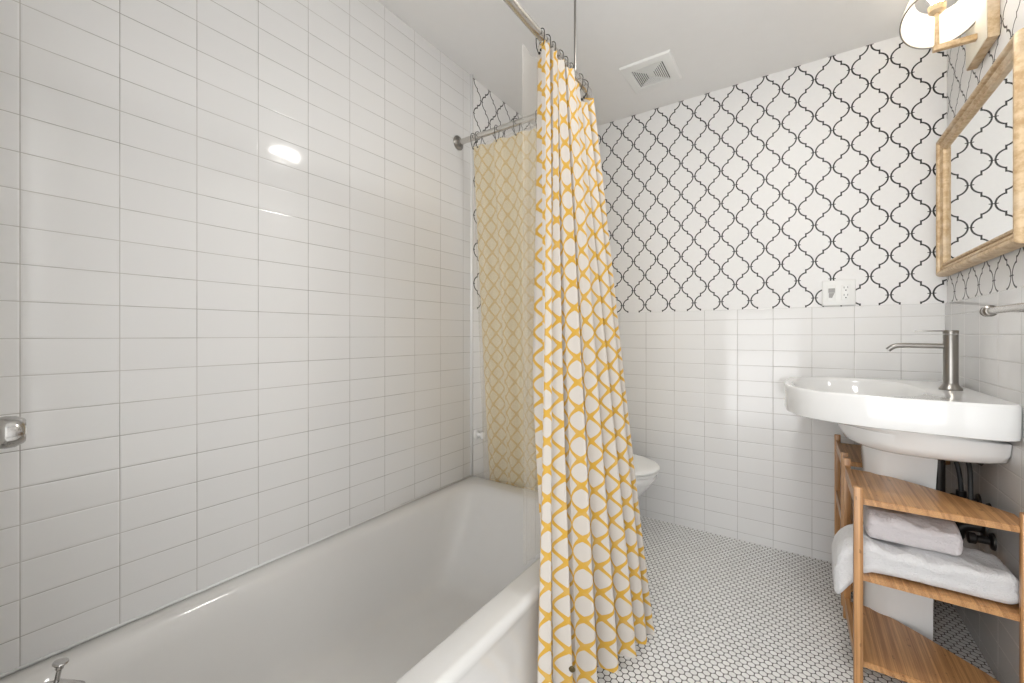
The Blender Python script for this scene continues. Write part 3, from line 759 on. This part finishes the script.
q = Vector((0, 0, -1)).rotation_difference(Vector((-0.12, -0.55, -0.83)).normalized()).to_matrix()
cc = Vector((0.388, 1.935, 2.094))
rg = [[cc + q @ (Vector(p) - Vector((0.382, 1.95, 2.09))) for p in g] for g in rg]
loft(bm, rg, False, False); bmesh.ops.remove_doubles(bm, verts=bm.verts[:], dist=1e-5)
from_bm('shade', bm, M['shade'], sc, True)

bm = bmesh.new()
R0 = [cc + q @ Vector((0.0985*math.cos(2*PI*k/n), 0.0985*math.sin(2*PI*k/n), -0.006)) for k in range(n+1)]
tube(bm, R0, 0.0022, 8, False); from_bm('shade_rim', bm, M['nickel'], sc, True)

# ceiling light (above the frame, seen mirrored in the tiles)
cl = thing('ceiling_light', 'round lit ceiling light whose reflection shows in the tub tiles', 'ceiling light', (-0.04, 1.28, CZ))
bm = bmesh.new(); lathe(bm, [(0, 0), (0.125, 0), (0.125, -0.018), (0.118, -0.022), (0, -0.022)], (-0.04, 1.28, CZ-0.0005)); from_bm('canopy', bm, M['chrome'], cl, 40)
bm = bmesh.new(); lathe(bm, [(0, -0.0225), (0.112, -0.0225), (0.110, -0.030), (0.09, -0.038), (0.05, -0.043), (0, -0.045)], (-0.04, 1.28, CZ)); from_bm('diffuser', bm, M['diff'], cl, True)

# ================================================================ EXHAUST VENT
vx0, vx1, vy0, vy1 = -0.708, -0.475, 1.947, 2.19
vt = thing('exhaust_vent', 'square white bathroom fan grille set in the ceiling', 'vent', ((vx0+vx1)/2, (vy0+vy1)/2, CZ))
bm = bmesh.new(); prf = [(0, 0.0005), (0, 0.006), (0.004, 0.011), (0.010, 0.013), (0.042, 0.015), (0.044, 0.013), (0.046, 0.003)]
loft(bm, [[(vx0+d, vy0+d, CZ-h), (vx1-d, vy0+d, CZ-h), (vx1-d, vy1-d, CZ-h), (vx0+d, vy1-d, CZ-h)] for d, h in prf], False, False)
from_bm('cover', bm, M['plastic'], vt, 30)
box('recess', vx0+0.045, vx1-0.045, vy0+0.045, vy1-0.045, CZ-0.0095, CZ-0.001, M['slotm'], vt)  # solid block; its dark colour stands for shade in the cavity
for i in range(8):
    d = 0.049 + i*0.0085
    if i == 7:
        box('slat', (vx0+vx1)/2-0.011, (vx0+vx1)/2+0.011, (vy0+vy1)/2-0.014, (vy0+vy1)/2+0.014, CZ-0.014, CZ-0.006, M['plastic'], vt, bev=0.001); break
    bm = bmesh.new()
    P = [(d, 0.0102), (d, 0.0125), (d+0.0045, 0.0135), (d+0.0045, 0.0102)]
    loft(bm, [[(vx0+q, vy0+q, CZ-h), (vx1-q, vy0+q, CZ-h), (vx1-q, vy1-q, CZ-h), (vx0+q, vy1-q, CZ-h)] for q, h in P + P[:1]], False, False)
    bmesh.ops.remove_doubles(bm, verts=bm.verts[:], dist=1e-6)
    from_bm('slat', bm, M['plastic'], vt, 30)

# ================================================================ OUTLET
ox0, ox1, oz0, oz1 = 0.092, 0.212, 1.1765, 1.290
F = BY+0.0075
ol = thing('wall_outlet', 'white two-gang electrical plate on the papered back wall above the tiles', 'outlet', ((ox0+ox1)/2, F, (oz0+oz1)/2))
box('cover_plate', ox0, ox1, F-0.012, F+0.0005, oz0, oz1, M['plastic'], ol, bev=0.003)
cy_ = F-0.0122
g = box('night_light_switch', ox0+0.019, ox0+0.050, cy_-0.003, cy_, oz0+0.022, oz1-0.022, M['plastic'], ol, bev=0.001)
bm = bmesh.new()
bx(bm, ox0+0.0225, ox0+0.0465, cy_-0.0042, cy_-0.0031, oz0+0.058, oz0+0.078)
vs = [bm.verts.new(p) for p in [(ox0+0.024, cy_-0.0042, oz0+0.057), (ox0+0.045, cy_-0.0042, oz0+0.057), (ox0+0.036, cy_-0.0042, oz0+0.034), (ox0+0.024, cy_-0.0042, oz0+0.036)]]
bm.faces.new(vs)
grm = simple('grey_lens', (0.32, 0.31, 0.30), 0.3)
from_bm('lens', bm, grm, g)
r = box('receptacle', ox1-0.050, ox1-0.019, cy_-0.003, cy_, oz0+0.022, oz1-0.022, M['plastic'], ol, bev=0.001)
bm = bmesh.new(); xc = ox1-0.0345; Y0 = cy_-0.0036
for zc in (oz0+0.040, oz1-0.040):
    bx(bm, xc-0.0075, xc-0.0055, Y0, Y0+0.001, zc+0.002, zc+0.010); bx(bm, xc+0.0055, xc+0.0075, Y0, Y0+0.001, zc+0.002, zc+0.010); bx(bm, xc-0.0022, xc+0.0022, Y0, Y0+0.001, zc-0.009, zc-0.004)
from_bm('slots', bm, M['slotm'], r)  # dark blocks, the shade of the openings put into the colour

# ================================================================ TOWEL BAR
tb = thing('towel_bar', 'chrome bar on the tiled right wall beside the mirror, cut by the frame', 'towel bar', (RX, 1.4, 1.108))
bm = bmesh.new(); tube(bm, [(0.436, 1.12, 1.108), (0.436, 1.700, 1.108)], 0.0095, 18); from_bm('bar', bm, M['rod'], tb, 40)
for y in (1.57, 1.15):
    bm = bmesh.new(); lathe(bm, [(0, 0), (0.026, 0), (0.026, 0.004), (0.020, 0.009), (0.010, 0.013), (0.009, 0.052), (0, 0.055)], (RX-0.0005, y, 1.108), (-1, 0, 0), 28)
    from_bm('bracket', bm, M['nickel'], tb, 40)
bm = bmesh.new(); lathe(bm, [(0, 0.022), (0.010, 0.021), (0.015, 0.016), (0.0155, 0.010), (0.0125, 0.007), (0.0125, 0.002), (0.0155, 0.0), (0.0155, -0.012), (0.011, -0.016), (0, -0.016)], (0.436, 1.700, 1.108), (0, 1, 0), 28)
from_bm('end_cap', bm, M['nickel'], tb, 40)
